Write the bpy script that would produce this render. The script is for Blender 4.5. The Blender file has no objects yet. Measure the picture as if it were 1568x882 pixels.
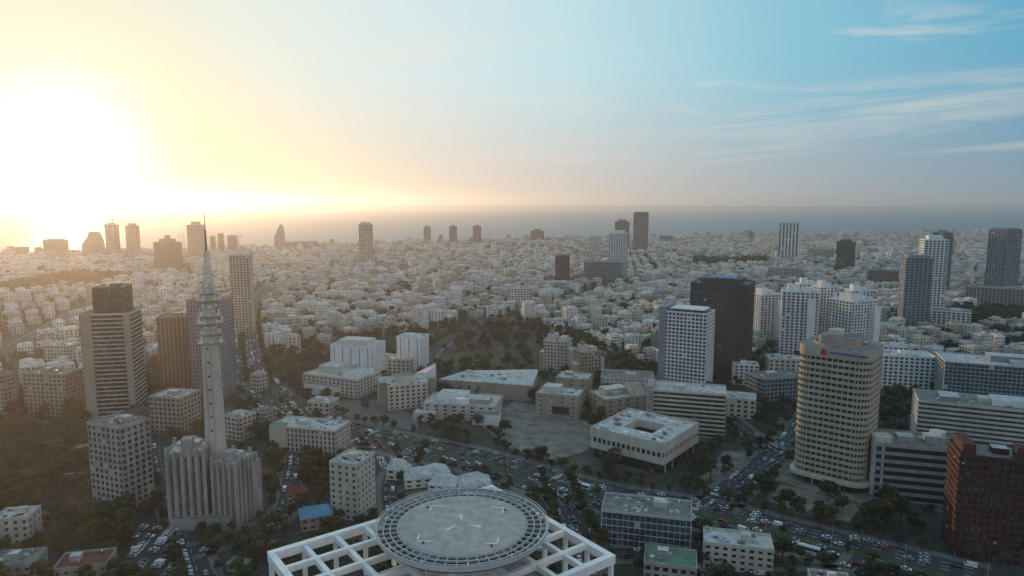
import bpy, math, random
from mathutils import Vector
rnd = random.Random(11)
R = math.radians
# ------------------------------------------------------------------ image pixels to ground
# viewpoint = observation deck 160 m above street level, 24 mm lens, looking +Y
H = 160.0; F = 24/36*1568; CX, CY = 784.0, 441.0
PITCH = math.atan(129/F); SP, CP = math.sin(PITCH), math.cos(PITCH)
def slope(py):
    v = (CY-py)/F
    return (v*CP-SP)/(CP+v*SP)
def P(px, py, z=0.0):
    """ground-plane point (world metres) back-projected from image pixel coordinates"""
    u = (px-CX)/F; v = (CY-py)/F
    t = (H-z)/(SP-v*CP)
    return (u*t, t*(CP+v*SP))
def depth(px, py):
    v = (CY-py)/F
    return H/(SP-v*CP)

scene = bpy.context.scene
root = scene.collection
# ------------------------------------------------------------------ materials
def newmat(name):
    m = bpy.data.materials.new(name); m.use_nodes = True
    nt = m.node_tree; return m, nt, nt.nodes, nt.links, nt.nodes["Principled BSDF"]
def mat(name, col, rough=.85, var=.18, scale=.15, metallic=0, rand=None, bump=0, spec=.3):
    m, nt, N, L, b = newmat(name)
    b.inputs['Roughness'].default_value = rough
    b.inputs['Metallic'].default_value = metallic
    b.inputs['Specular IOR Level'].default_value = spec
    geo = N.new('ShaderNodeNewGeometry')
    n1 = N.new('ShaderNodeTexNoise'); n1.inputs['Scale'].default_value = scale; n1.inputs['Detail'].default_value = 6
    n1.inputs['Roughness'].default_value = .65
    mp = N.new('ShaderNodeMapping'); mp.inputs['Scale'].default_value = (1, 1, .35)
    L.new(geo.outputs['Position'], mp.inputs[0]); L.new(mp.outputs[0], n1.inputs['Vector'])
    mr = N.new('ShaderNodeMapRange'); mr.inputs[1].default_value = .3; mr.inputs[2].default_value = .7
    mr.inputs[3].default_value = 1-var*1.3; mr.inputs[4].default_value = 1+var
    L.new(n1.outputs['Fac'], mr.inputs[0])
    mul = N.new('ShaderNodeVectorMath'); mul.operation = 'SCALE'
    if rand:
        oi = N.new('ShaderNodeObjectInfo'); cr = N.new('ShaderNodeValToRGB'); cr.color_ramp.interpolation = 'CONSTANT'
        e = cr.color_ramp.elements
        while len(e) < len(rand): e.new(.5)
        for i, c in enumerate(rand):
            e[i].position = i/len(rand); e[i].color = (*c, 1)
        L.new(oi.outputs['Random'], cr.inputs[0]); L.new(cr.outputs[0], mul.inputs[0])
    else:
        mul.inputs[0].default_value = col
    L.new(mr.outputs[0], mul.inputs['Scale']); L.new(mul.outputs[0], b.inputs['Base Color'])
    return m
def glassmat(name, dark, light, cell=2.6, thr=.72, rough=.12):
    m, nt, N, L, b = newmat(name)
    geo = N.new('ShaderNodeNewGeometry')
    sc = N.new('ShaderNodeVectorMath'); sc.operation = 'SCALE'; sc.inputs['Scale'].default_value = 1/cell
    fl = N.new('ShaderNodeVectorMath'); fl.operation = 'FLOOR'
    wn = N.new('ShaderNodeTexWhiteNoise'); wn.noise_dimensions = '3D'
    cr = N.new('ShaderNodeValToRGB'); e = cr.color_ramp.elements
    e[0].position = 0; e[0].color = (*dark, 1); e[1].position = 1; e[1].color = (*light, 1)
    x = e.new(thr); x.color = (*[a*1.6 for a in dark], 1)
    L.new(geo.outputs['Position'], sc.inputs[0]); L.new(sc.outputs[0], fl.inputs[0]); L.new(fl.outputs[0], wn.inputs['Vector'])
    L.new(wn.outputs['Value'], cr.inputs[0]); L.new(cr.outputs[0], b.inputs['Base Color'])
    b.inputs['Roughness'].default_value = rough; b.inputs['Specular IOR Level'].default_value = .5
    return m
M = {}
M['res'] = mat('plaster_wall', (.5,.5,.5), rand=[(.72,.68,.61),(.56,.51,.44),(.76,.74,.7),(.46,.42,.37),(.66,.58,.47),(.72,.7,.67),(.36,.33,.3),(.6,.57,.53),(.7,.68,.65),(.52,.44,.35)], scale=.25, var=.22)
M['resroof'] = mat('flat_roof', (.5,.5,.5), rand=[(.58,.57,.55),(.36,.34,.31),(.72,.71,.7),(.45,.43,.41),(.24,.22,.2),(.62,.6,.56),(.4,.33,.28)], scale=.4, var=.35)
M['white'] = mat('white_render', (.7,.69,.67), var=.13)
M['cream'] = mat('cream_stone', (.52,.47,.4), var=.18)
M['towerc'] = mat('tower_concrete', (.45,.42,.37), var=.2)
M['bank'] = mat('beige_cladding', (.4,.345,.255), var=.14)
M['beige'] = mat('beige_concrete', (.34,.29,.23), var=.18)
M['conc'] = mat('concrete', (.32,.3,.28), var=.28)
M['grey'] = mat('grey_cladding', (.22,.24,.27), var=.15)
M['brown'] = mat('brown_cladding', (.09,.068,.06), var=.15, rough=.6)
M['brick'] = mat('dark_red_brick', (.085,.034,.028), var=.25, scale=.6)
M['tan'] = mat('tan_cladding', (.26,.19,.14), var=.2)
M['glass'] = glassmat('window_glass', (.018,.022,.028), (.12,.115,.1))
M['glassb'] = glassmat('blue_window_glass', (.025,.045,.06), (.08,.12,.14), thr=.6, rough=.08)
M['glassw'] = glassmat('warm_window_glass', (.03,.025,.015), (.12,.09,.05))
M['roofl'] = mat('light_roof_membrane', (.48,.47,.46), var=.35, scale=.3)
M['roofd'] = mat('gravel_roof', (.2,.19,.18), var=.35, scale=.3)
M['dark'] = mat('dark_metal', (.03,.03,.032), rough=.5)
M['metal'] = mat('painted_steel', (.45,.45,.45), rough=.5, metallic=.1, var=.08)
M['paint'] = mat('white_road_paint', (.7,.7,.68), var=.25, scale=2)
M['frame'] = mat('white_painted_steel', (.8,.78,.75), var=.1, rough=.6, scale=.5)
M['asph'] = mat('asphalt', (.05,.052,.058), var=.35, scale=.25)
M['pave'] = mat('pavement_slabs', (.15,.14,.13), var=.3, scale=.4)
M['plaza'] = mat('plaza_stone', (.2,.175,.15), var=.45, scale=.1)
M['grass'] = mat('lawn_grass', (.05,.08,.025), var=.4, scale=.3)
M['deck'] = mat('helipad_deck', (.4,.365,.33), var=.2, scale=.45)
M['red'] = mat('red_paint', (.5,.03,.03), var=.1)
M['redroof'] = mat('red_tile_roof', (.17,.05,.04), var=.25, scale=1)
M['blueroof'] = mat('blue_sheet_roof', (.12,.25,.38), var=.2)
M['greenroof'] = mat('green_roof', (.13,.2,.14), var=.2)
M['trunk'] = mat('bark', (.09,.065,.045), var=.3, scale=2)
M['blue'] = mat('blue_sign_paint', (.05,.08,.3), var=.05)
M['leaf'] = mat('tree_foliage', (.05,.07,.03), rand=[(.045,.07,.022),(.03,.055,.02),(.065,.075,.03),(.04,.055,.028),(.08,.07,.028),(.03,.045,.018)], scale=.5, var=.5, rough=.7)
M['sand'] = mat('beach_sand', (.4,.33,.23), var=.15, scale=.02)
def groundmat():
    m, nt, N, L, b = newmat('urban_ground')
    b.inputs['Roughness'].default_value = .95
    geo = N.new('ShaderNodeNewGeometry')
    n1 = N.new('ShaderNodeTexNoise'); n1.inputs['Scale'].default_value = .028; n1.inputs['Detail'].default_value = 9
    n2 = N.new('ShaderNodeTexNoise'); n2.inputs['Scale'].default_value = .35; n2.inputs['Detail'].default_value = 8
    for n in (n1, n2): L.new(geo.outputs['Position'], n.inputs['Vector'])
    c1 = N.new('ShaderNodeValToRGB'); e = c1.color_ramp.elements
    e[0].position = .4; e[0].color = (.03,.04,.02,1); e[1].position = .66; e[1].color = (.13,.11,.085,1)
    x = e.new(.47); x.color = (.045,.045,.04,1); x = e.new(.58); x.color = (.055,.053,.05,1)
    c2 = N.new('ShaderNodeValToRGB'); e = c2.color_ramp.elements
    e[0].position = .3; e[0].color = (.5,.5,.5,1); e[1].position = .7; e[1].color = (1.4,1.4,1.35,1)
    L.new(n1.outputs['Fac'], c1.inputs[0]); L.new(n2.outputs['Fac'], c2.inputs[0])
    mx = N.new('ShaderNodeVectorMath'); mx.operation = 'MULTIPLY'
    L.new(c1.outputs[0], mx.inputs[0]); L.new(c2.outputs[0], mx.inputs[1]); L.new(mx.outputs[0], b.inputs['Base Color'])
    return m
M['ground'] = groundmat()
def seamat():
    m, nt, N, L, b = newmat('sea_water')
    b.inputs['Base Color'].default_value = (.1,.15,.2,1); b.inputs['Roughness'].default_value = .5
    geo = N.new('ShaderNodeNewGeometry')
    n1 = N.new('ShaderNodeTexNoise'); n1.inputs['Scale'].default_value = .03; n1.inputs['Detail'].default_value = 6
    L.new(geo.outputs['Position'], n1.inputs['Vector'])
    bp = N.new('ShaderNodeBump'); bp.inputs['Strength'].default_value = .15; bp.inputs['Distance'].default_value = 3
    L.new(n1.outputs['Fac'], bp.inputs['Height']); L.new(bp.outputs[0], b.inputs['Normal'])
    return m
M['sea'] = seamat()

# ------------------------------------------------------------------ mesh builder
class MB:
    def __init__(s):
        s.v=[]; s.f=[]; s.m=[]; s.mats=[]; s.T=(0,0,0,0)
    def mi(s, k):
        if k not in s.mats: s.mats.append(k)
        return s.mats.index(k)
    def at(s, x=0, y=0, z=0, rot=0): s.T=(x,y,z,rot)
    def add(s, vs, fs, k):
        o=len(s.v); x0,y0,z0,r=s.T; c,si=math.cos(r),math.sin(r)
        for x,y,z in vs: s.v.append((x0+x*c-y*si, y0+x*si+y*c, z0+z))
        i=s.mi(k)
        for f in fs: s.f.append([o+a for a in f]); s.m.append(i)
    def prism(s, poly, z0, z1, k, top=None, sc1=1.0):
        n=len(poly)
        if sc1!=1:
            cx=sum(p[0] for p in poly)/n; cy=sum(p[1] for p in poly)/n
            up=[(cx+(p[0]-cx)*sc1, cy+(p[1]-cy)*sc1) for p in poly]
        else: up=poly
        vs=[(x,y,z0) for x,y in poly]+[(x,y,z1) for x,y in up]
        s.add(vs,[[i,(i+1)%n,n+(i+1)%n,n+i] for i in range(n)]+[list(range(n-1,-1,-1))],k)
        s.add([(x,y,z1) for x,y in up],[list(range(n))],top or k)
    def box(s,cx,cy,z0,z1,w,d,k,rot=0,top=None):
        c,si=math.cos(rot),math.sin(rot); p=[]
        for a,b in ((-1,-1),(1,-1),(1,1),(-1,1)):
            x=a*w/2;y=b*d/2; p.append((cx+x*c-y*si,cy+x*si+y*c))
        s.prism(p,z0,z1,k,top)
    def cyl(s,cx,cy,z0,z1,r0,r1,n,k,top=None):
        p=[(cx+r0*math.cos(2*math.pi*i/n),cy+r0*math.sin(2*math.pi*i/n)) for i in range(n)]
        s.prism(p,z0,z1,k,top,sc1=max(r1/r0,.001))
    def ring(s,cx,cy,z0,z1,r0,r1,n,k):
        vs=[];fs=[]
        for i in range(n):
            a=2*math.pi*i/n; c,si=math.cos(a),math.sin(a)
            vs+=[(cx+r0*c,cy+r0*si,z0),(cx+r1*c,cy+r1*si,z0),(cx+r1*c,cy+r1*si,z1),(cx+r0*c,cy+r0*si,z1)]
        for i in range(n):
            a=4*i;b=4*((i+1)%n)
            for j in range(4):
                q=(j+1)%4; fs.append([a+j,b+j,b+q,a+q][::-1])
        s.add(vs,fs,k)
    def beam(s,p,q,w,k,h=None):
        h=h or w; p=Vector(p);q=Vector(q);d=(q-p).normalized()
        u=d.cross(Vector((0,0,1)))
        if u.length<1e-3:u=Vector((1,0,0))
        u.normalize(); n=u.cross(d)
        vs=[tuple(b+u*(a*w/2)+n*(c*h/2)) for b in (p,q) for a,c in ((-1,-1),(1,-1),(1,1),(-1,1))]
        s.add(vs,[[0,1,5,4],[1,2,6,5],[2,3,7,6],[3,0,4,7],[3,2,1,0],[4,5,6,7]],k)
    def mesh(s,name):
        me=bpy.data.meshes.new(name); me.from_pydata(s.v,[],s.f)
        for k in s.mats: me.materials.append(M[k])
        me.polygons.foreach_set('material_index',s.m); me.update(); return me
    def obj(s,name,x=0,y=0,z=0,rot=0,link=True):
        o=bpy.data.objects.new(name,s.mesh(name+'_mesh')); o.location=(x,y,z); o.rotation_euler=(0,0,rot)
        if link: root.objects.link(o)
        return o

def parapet(mb,w,d,z,h,k,t=.3):
    mb.box(0,-d/2+t/2-.01,z-.05,z+h,w+.02,t,k); mb.box(0,d/2-t/2+.01,z-.05,z+h,w+.02,t,k)
    mb.box(-w/2+t/2-.01,0,z-.05,z+h-.004,t,d-2*t+.02,k); mb.box(w/2-t/2+.01,0,z-.05,z+h-.004,t,d-2*t+.02,k)
def clutter(mb,w,d,z,n,rg,wall='res',heat=True):
    sw=min(w,d)*.28
    mb.box(rg.uniform(-.2,.2)*w,rg.uniform(-.15,.15)*d,z,z+2.8,sw*1.2,sw,wall,top='roofl')
    for i in range(n):
        x=rg.uniform(-.4,.4)*w; y=rg.uniform(-.4,.4)*d
        t=rg.random()
        if t<.5 and heat:
            mb.box(x,y,z+.2,z+.35,1.9,1.3,'dark'); mb.cyl(x,y+.9,z+.5,z+1.5,.35,.35,7,'white')
        elif t<.8: mb.box(x,y,z,z+rg.uniform(.7,1.5),rg.uniform(.8,2.2),rg.uniform(.8,1.8),'metal')
        else: mb.box(x,y,z,z+rg.uniform(.5,1),rg.uniform(2,4),rg.uniform(1,2),'roofd')
def facade(mb,w,d,h,z0=0,fh=3.2,band=.45,bay=3.6,pier=.4,wall='res',glass='glass',roof='resroof',proud=.35,par=1.0,pier_out=False,blank=(),balc=0,rg=rnd,clut=None,bandk=None,pierk=None,heat=True,ac=0):
    n=max(1,round(h/fh)); fh=h/n; bandk=bandk or wall; pierk=pierk or wall
    mb.box(0,0,z0,z0+h-.05,w-2*proud,d-2*proud,glass)
    if band>0:
        for i in range(n+1):
            a=z0+i*fh-band*fh/2; b=z0+i*fh+band*fh/2
            if i==0: a=z0
            if i==n: b=z0+h
            mb.box(0,0,a,b,w,d,bandk,top=(roof if i==n else bandk))
    else: mb.box(0,0,z0+h-.8,z0+h,w,d,wall,top=roof)
    if pier>0:
        t=proud+.25; off=(.07 if pier_out else -.07)
        for ax,(L_,D_) in enumerate(((w,d),(d,w))):
            nb=max(2,round(L_/bay)); bw=L_/nb; pw=pier*bw
            for i in range(nb+1):
                p=-L_/2+i*bw
                ww=pw
                if i==0: p+=pw/4-off; ww=pw/2
                if i==nb: p-=pw/4-off; ww=pw/2
                for sgn in (-1,1):
                    q=sgn*(D_/2-t/2+off)
                    zz=z0+h-(.9 if not pier_out else -.004)
                    if ax==0: mb.box(p,q,z0+.01,zz,ww,t,pierk)
                    else: mb.box(q,p,z0+.01,zz-.02,t,ww,pierk)
            # individual closed shutters / wall panels and air conditioners break the grid
            for _ in range(int(ac*L_*h/60)):
                i=rg.randrange(nb); f=rg.randrange(n); sgn=rg.choice((-1,1)); p=-L_/2+(i+.5)*bw; zc=z0+(f+.5)*fh
                if rg.random()<.45:
                    ww,hh_,tt,qq,kk=bw*(1-pier)+.02,fh*(1-band)+.02,.2,D_/2-proud+.12,rg.choice((wall,'metal','beige'))
                else: ww,hh_,tt,qq,kk=.9,.65,.5,D_/2+.2,'metal'; zc-=fh*.5
                if ax==0: mb.box(p,sgn*qq,zc-hh_/2,zc+hh_/2,ww,tt,kk)
                else: mb.box(sgn*qq,p,zc-hh_/2,zc+hh_/2,tt,ww,kk)
    for bl in blank:
        t=proud+.4
        if bl=='r': mb.box(w/2-t/2+.12,0,z0,z0+h+.3,t,d*.96,wall)
        if bl=='l': mb.box(-w/2+t/2-.12,0,z0,z0+h+.3,t,d*.96,wall)
        if bl=='f': mb.box(0,-d/2+t/2-.12,z0,z0+h+.3,w*.5,t,wall)
    if balc:
        for i in range(1,n):
            for x in ((-w*.27,w*.27) if w>13 else (0,)):
                z=z0+i*fh
                for sgn in (-1,1):
                    mb.box(x,sgn*(d/2+balc/2),z-.1,z+.12,w*.24,balc,wall)
                    mb.box(x,sgn*(d/2+balc-.08),z+.1,z+1.0,w*.24-.05,.12,wall)
    if par: parapet(mb,w,d,z0+h,par,wall)
    if clut: clutter(mb,w-1.5,d-1.5,z0+h,clut,rg,wall if wall!='res' else 'res',heat)

footprints=[]
def spot(pl,pr,by,ty,ratio=.8,rot=None,reg=True):
    pm=(pl+pr)/2; X,Y=P(pm,by); az=math.atan2(X,Y); t=depth(pm,by); r=math.hypot(X,Y)
    th=-az if rot is None else R(rot); rel=th+az
    c,s=abs(math.cos(rel)),abs(math.sin(rel))
    app=(pr-pl)*t/F; w=app/(c+ratio*s)
    for _ in range(3):
        hd=(w*s+w*ratio*c)/2; w=(pr-pl)*(t+hd*.85*(.6 if s>.2 else .3))/F/(c+ratio*s)
    hd=(w*s+w*ratio*c)/2; k=(r+hd)/r
    h=H+slope(ty)*Y*(1+ (hd*.2/r if s>.3 else 0))
    if reg: footprints.append((X*k,Y*k,math.hypot(w,w*ratio)/2+3))
    return X*k,Y*k,th,w,w*ratio,h
def bld(name,pl,pr,by,ty,ratio=.8,rot=None,clut=8,extra=None,**kw):
    x,y,th,w,d,h=spot(pl,pr,by,ty,ratio,rot)
    kw.setdefault('ac',1.0 if 'apart' in name else .35)
    mb=MB(); facade(mb,w,d,h,clut=clut,rg=random.Random(int(pl*7+by)),**kw)
    if extra: extra(mb,w,d,h)
    return mb.obj(name,x,y,0,th)

# ------------------------------------------------------------------ roads
def smooth(pts,n=8):
    out=[]; p=[pts[0]]+list(pts)+[pts[-1]]
    for i in range(1,len(p)-2):
        a,b,c,d=p[i-1],p[i],p[i+1],p[i+2]
        for j in range(n):
            t=j/n
            out.append(tuple(.5*((2*b[k])+(-a[k]+c[k])*t+(2*a[k]-5*b[k]+4*c[k]-d[k])*t*t+(-a[k]+3*b[k]-3*c[k]+d[k])*t**3) for k in (0,1)))
    out.append(tuple(p[-2])); return out
def normals(pl):
    o=[]
    for i in range(len(pl)):
        a=pl[max(0,i-1)];b=pl[min(len(pl)-1,i+1)];dx,dy=b[0]-a[0],b[1]-a[1];l=math.hypot(dx,dy) or 1
        o.append((-dy/l,dx/l))
    return o
def strip(mb,pl,o0,o1,z,k,z0=None):
    ns=normals(pl); vs=[];fs=[]
    for (x,y),(nx,ny) in zip(pl,ns):
        vs+=[(x+nx*o0,y+ny*o0,z),(x+nx*o1,y+ny*o1,z)]
    n=len(pl)
    for i in range(n-1): fs.append([2*i,2*i+2,2*i+3,2*i+1][::-1])
    mb.add(vs,fs,k)
    if z0 is not None:
        for off in (o0,o1):
            vs=[];fs=[]
            for (x,y),(nx,ny) in zip(pl,ns): vs+=[(x+nx*off,y+ny*off,z0),(x+nx*off,y+ny*off,z)]
            for i in range(n-1): fs.append([2*i,2*i+2,2*i+3,2*i+1])
            mb.add(vs,fs,k)
def resample(pl,step):
    out=[];acc=0
    for a,b in zip(pl,pl[1:]):
        l=math.hypot(b[0]-a[0],b[1]-a[1])
        while acc<l:
            t=acc/l; out.append((a[0]+(b[0]-a[0])*t,a[1]+(b[1]-a[1])*t,math.atan2(b[1]-a[1],b[0]-a[0]))); acc+=step
        acc-=l
    return out
roads=[]
def road(name,pts,width,median=0,z=.01,lanes=2,side=4):
    pl=smooth([P(*p) for p in pts]); mb=MB(); hw=width/2
    strip(mb,pl,-hw,hw,z,'asph')
    for sg in (-1,1):
        a,b=sg*hw,sg*(hw+side); strip(mb,pl,min(a,b),max(a,b),.14,'pave',0)
    if median: strip(mb,pl,-median/2,median/2,.15,'grass',0)
    lw=(hw-median/2)/lanes
    for x,y,a in resample(pl,9):
        for sg in (-1,1):
            for k in range(lanes):
                if k==0 and median: continue
                off=sg*(median/2+k*lw) if (median or k) else 0
                mb.box(x-math.sin(a)*off,y+math.cos(a)*off,z+.004,z+.012+(.001 if sg>0 else 0),3.5,.2,'paint',rot=a)
    mb.obj(name); roads.append((pl,hw+side,hw,median,lw,lanes)); return pl
main=road('boulevard_road',[(372,540),(398,592),(470,642),(590,675),(720,703),(850,742),(960,768),(1080,788),(1200,818),(1330,852),(1520,900)],34,4,.01,4,5)
r2=road('side_road',[(1090,778),(1140,735),(1190,695),(1225,660),(1240,630),(1235,600),(1215,560),(1180,520)],18,0,.018,2)
r3=road('side_road',[(1190,690),(1150,665),(1120,640),(1110,628),(1140,605)],10,0,.022,1)
r4=road('side_road',[(310,900),(285,820),(262,760),(245,700),(238,660),(180,655),(60,650),(-60,655)],11,0,.022,1)
r5=road('avenue_road',[(398,595),(388,540),(385,490),(400,450),(440,410)],16,0,.026,2)
r6=road('side_road',[(470,640),(455,690),(445,740),(430,790),(340,830),(290,845)],10,0,.03,1)
r7=road('avenue_road',[(0,548),(60,510),(140,470),(240,440)],16,0,.012,2)
r8=road('side_road',[(640,690),(600,730),(600,780),(620,830),(640,900)],9,0,.034,1)
r9=road('side_road',[(850,738),(870,790),(890,850),(900,910)],12,0,.038,2)
r10=road('avenue_road',[(650,560),(690,520),(820,475),(900,450),(960,420)],12,0,.014,1)
r11=road('side_road',[(900,850),(1000,850),(1075,880),(1200,885),(1290,880),(1330,852)],10,0,.042,1)
mb=MB()
for (px,py,ax,L_) in ((1060,781,0,34),(1145,800,0,34),(1112,762,1.0,18),(560,668,0,34),(840,738,0,34)):
    x0,y0=P(px,py); s=min(resample(main,3),key=lambda q:(q[0]-x0)**2+(q[1]-y0)**2) if ax==0 else min(resample(r2,3),key=lambda q:(q[0]-x0)**2+(q[1]-y0)**2)
    a=s[2]
    for i in range(int(L_/1.1)):
        off=-L_/2+(i+.5)*1.1
        if abs(off)<2.3 and ax==0: continue
        mb.box(s[0]-math.sin(a)*off,s[1]+math.cos(a)*off,.048,.053,3.4,.5,'paint',rot=a)
mb.obj('zebra_crossings')
def near_road(x,y,m=0):
    for pl,hw,*_ in roads:
        for i in range(0,len(pl)-1,1):
            ax,ay=pl[i];bx,by=pl[i+1];dx,dy=bx-ax,by-ay;l2=dx*dx+dy*dy or 1
            t=max(0,min(1,((x-ax)*dx+(y-ay)*dy)/l2))
            if (x-ax-t*dx)**2+(y-ay-t*dy)**2<(hw+m)**2: return True
    return False

# ------------------------------------------------------------------ ground, sea, beach
coast=[(-9000,-2300),P(0,392),P(784,368),P(1568,354),(9000,6100)]
def coast_y(x):
    for a,b in zip(coast,coast[1:]):
        if a[0]<=x<=b[0]: return a[1]+(b[1]-a[1])*(x-a[0])/(b[0]-a[0])
    return coast[-1][1]
mb=MB()
mb.add([(-9000,-3000,0),(9000,-3000,0)]+[(x,y,0) for x,y in coast[::-1]],[list(range(2+len(coast)))],'ground'); mb.obj('ground')
mb=MB(); mb.add([(-60000,-3000,-1),(60000,-3000,-1),(60000,60000,-1),(-60000,60000,-1)],[[0,1,2,3]],'sea'); mb.obj('sea')
mb=MB(); strip(mb,coast,-12,35,.3,'sand',-1.2); mb.obj('beach')
mb=MB()
pl=smooth([P(1500,357.5),P(1475,353),P(1500,350.5),P(1560,349.5),P(1640,349)]); strip(mb,pl,-22,22,4,'conc',-1.2); mb.obj('harbour_breakwater')
mb=MB(); pl=smooth([P(1540,354.5),P(1500,353.2),P(1520,352.2)]); strip(mb,pl,-15,15,3,'conc',-1.2); mb.obj('harbour_breakwater')

def ground_poly(name,pts,k,z):
    mb=MB(); mb.prism([P(*p) for p in pts],0,z,k); mb.obj(name); return [P(*p) for p in pts]
def inside(x,y,poly):
    c=False;n=len(poly);j=n-1
    for i in range(n):
        xi,yi=poly[i];xj,yj=poly[j]
        if (yi>y)!=(yj>y) and x<(xj-xi)*(y-yi)/(yj-yi)+xi: c=not c
        j=i
    return c
open_polys=[]
open_polys.append(ground_poly('museum_plaza',[(735,650),(790,612),(880,640),(915,650),(900,690),(850,705),(775,685)],'plaza',.13))
open_polys.append(ground_poly('tower_forecourt',[(1170,765),(1215,725),(1340,745),(1300,800),(1230,785)],'plaza',.13))
open_polys.append(ground_poly('paved_yard',[(1065,735),(1110,690),(1165,690),(1120,735)],'plaza',.13))
open_polys.append(ground_poly('courthouse_forecourt',[(470,615),(590,612),(640,640),(640,660),(560,650)],'pave',.12))
park1=ground_poly('parking_lot',[(196,890),(205,805),(268,800),(275,890)],'asph',.02)
park2=ground_poly('parking_lot',[(500,700),(540,688),(625,702),(590,722)],'asph',.02)
park3=ground_poly('parking_lot',[(410,625),(440,615),(520,645),(480,655)],'asph',.006)
park4=ground_poly('parking_lot',[(690,800),(860,800),(870,840),(860,900),(690,900)],'asph',.006)
park5=ground_poly('parking_lot',[(870,800),(915,805),(920,845),(895,848)],'asph',.006)
open_polys+= [park1,park2,park3,park5]
open_polys.append(ground_poly('lawn',[(660,550),(700,540),(800,545),(790,560),(700,562)],'grass',.12))

# ------------------------------------------------------------------ trees
def make_tree(seed,hgt,rad,nleaf,ls,palm=False):
    g=random.Random(seed); mb=MB()
    if palm:
        mb.cyl(0,0,0,hgt,.3,.2,7,'trunk')
        for i in range(16):
            a=2*math.pi*i/16+g.uniform(-.2,.2); up=g.uniform(.0,.9); L_=rad
            prev=Vector((0,0,hgt))
            for k in range(1,5):
                t=k/4; q=Vector((math.cos(a)*L_*t,math.sin(a)*L_*t,hgt+up*L_*t*.8-L_*1.0*t*t))
                s=Vector((-math.sin(a),math.cos(a),0))*(.45*(1.15-t)+.1)
                mb.add([tuple(prev-s),tuple(prev+s+Vector((0,0,-.2))),tuple(q+s+Vector((0,0,-.2))),tuple(q-s)],[[0,1,2,3]],'leaf'); prev=q
        return mb
    th=hgt*.38
    mb.cyl(0,0,0,th,hgt*.03,hgt*.018,7,'trunk')
    nc=g.randint(9,13); cl=[]
    for i in range(nc):
        a=2*math.pi*i/nc*2.4+g.uniform(-.4,.4); rr=rad*g.uniform(.25,.78); zz=hgt*(.42+.5*g.random())
        if zz>hgt*.78: rr*=.55
        c=Vector((math.cos(a)*rr,math.sin(a)*rr,zz)); cl.append((c,rad*g.uniform(.28,.46)))
        mb.beam((0,0,th*g.uniform(.7,1)),tuple(c),hgt*.013,'trunk')
    for c,cr in cl:
        for j in range(nleaf//nc):
            d=Vector((g.gauss(0,1),g.gauss(0,1),g.gauss(0,1))).normalized()*cr*g.uniform(.55,1.1); d.z*=.75
            p=c+d; u=Vector((g.gauss(0,1),g.gauss(0,1),g.gauss(0,.5))).normalized(); v=u.cross(d.normalized()+Vector((.01,.02,.03)))
            if v.length<.1: continue
            v.normalize(); s=ls*g.uniform(.6,1.3); u=u*s; v=v*s*.7
            mb.add([tuple(p-u),tuple(p-v*.8),tuple(p+u),tuple(p+v)],[[0,1,2,3]],'leaf')
    return mb
near_tree=[make_tree(i,h,r,1200,.45).mesh('tree_mesh') for i,(h,r) in enumerate([(9,4.4),(8,4.8),(11,4.8),(8.5,3.8),(12.5,4),(10,5.2)])]
palm_me=make_tree(50,9,3.2,0,0,True).mesh('palm_mesh')
far_tree=[make_tree(20+i,h,r,300,.9).obj('tree_kind_%d'%i,link=False) for i,(h,r) in enumerate([(9,4.6),(8,5),(11,5),(8.5,4),(12,4.4)])]
def put(me,name,x,y,z=0,rot=0,s=1):
    o=bpy.data.objects.new(name,me); o.location=(x,y,z); o.rotation_euler=(0,0,rot); o.scale=(s,s,s); root.objects.link(o); return o

# ------------------------------------------------------------------ cars
def car_mb(paint,kind='car'):
    mb=MB()
    def ext(prof,hw,k,hw2=None):
        n=len(prof); hw2=hw2 or [hw]*n
        vs=[(x,-w,z) for (x,z),w in zip(prof,hw2)]+[(x,w,z) for (x,z),w in zip(prof,hw2)]
        mb.add(vs,[[i,(i+1)%n,n+(i+1)%n,n+i] for i in range(n)]+[list(range(n-1,-1,-1)),list(range(n,2*n))],k)
    if kind=='car':
        ext([(-2.15,.35),(2.15,.35),(2.2,.62),(1.95,.82),(1.0,.95),(-1.6,.98),(-2.15,.9)],.88,paint)
        ext([(-1.75,.96),(1.05,.93),(.35,1.4),(-1.25,1.42)],.8,'glass',[.82,.82,.66,.66])
        ext([(-1.22,1.41),(.32,1.39),(.28,1.47),(-1.15,1.49)],.67,paint)
        wx=(-1.3,1.35)
        mb.box(2.17,.6,.6,.72,.08,.3,'white'); mb.box(2.17,-.6,.6,.72,.08,.3,'white'); mb.box(-2.15,.62,.7,.82,.06,.28,'red'); mb.box(-2.15,-.62,.7,.82,.06,.28,'red')
    elif kind=='van':
        ext([(-2.5,.4),(2.5,.4),(2.55,.9),(2.1,1.2),(1.5,2.0),(-2.5,2.1)],.97,paint)
        ext([(1.6,1.2),(2.08,1.23),(1.56,1.92),(1.45,1.9)],.99,'glass'); wx=(-1.6,1.6)
    else:
        ext([(-6,.4),(6,.4),(6,2.95),(5.7,3.1),(-6,3.1)],1.25,paint)
        ext([(-5.7,1.4),(6.02,1.3),(6.02,2.5),(-5.7,2.5)],1.27,'glass'); mb.box(-1,0,3.1,3.35,3,1.6,'white'); wx=(-3.6,3.8)
    for x in wx:
        for sg in (-1,1):
            y=sg*(1.15 if kind=='bus' else .8); r=.48 if kind=='bus' else .33
            p=[(x+r*math.cos(a*math.pi/5),r+r*math.sin(a*math.pi/5)) for a in range(10)]
            vs=[(a,y-.12,b) for a,b in p]+[(a,y+.12,b) for a,b in p]
            mb.add(vs,[[i,(i+1)%10,10+(i+1)%10,10+i] for i in range(10)]+[list(range(9,-1,-1)),list(range(10,20))],'dark')
    return mb
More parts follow.
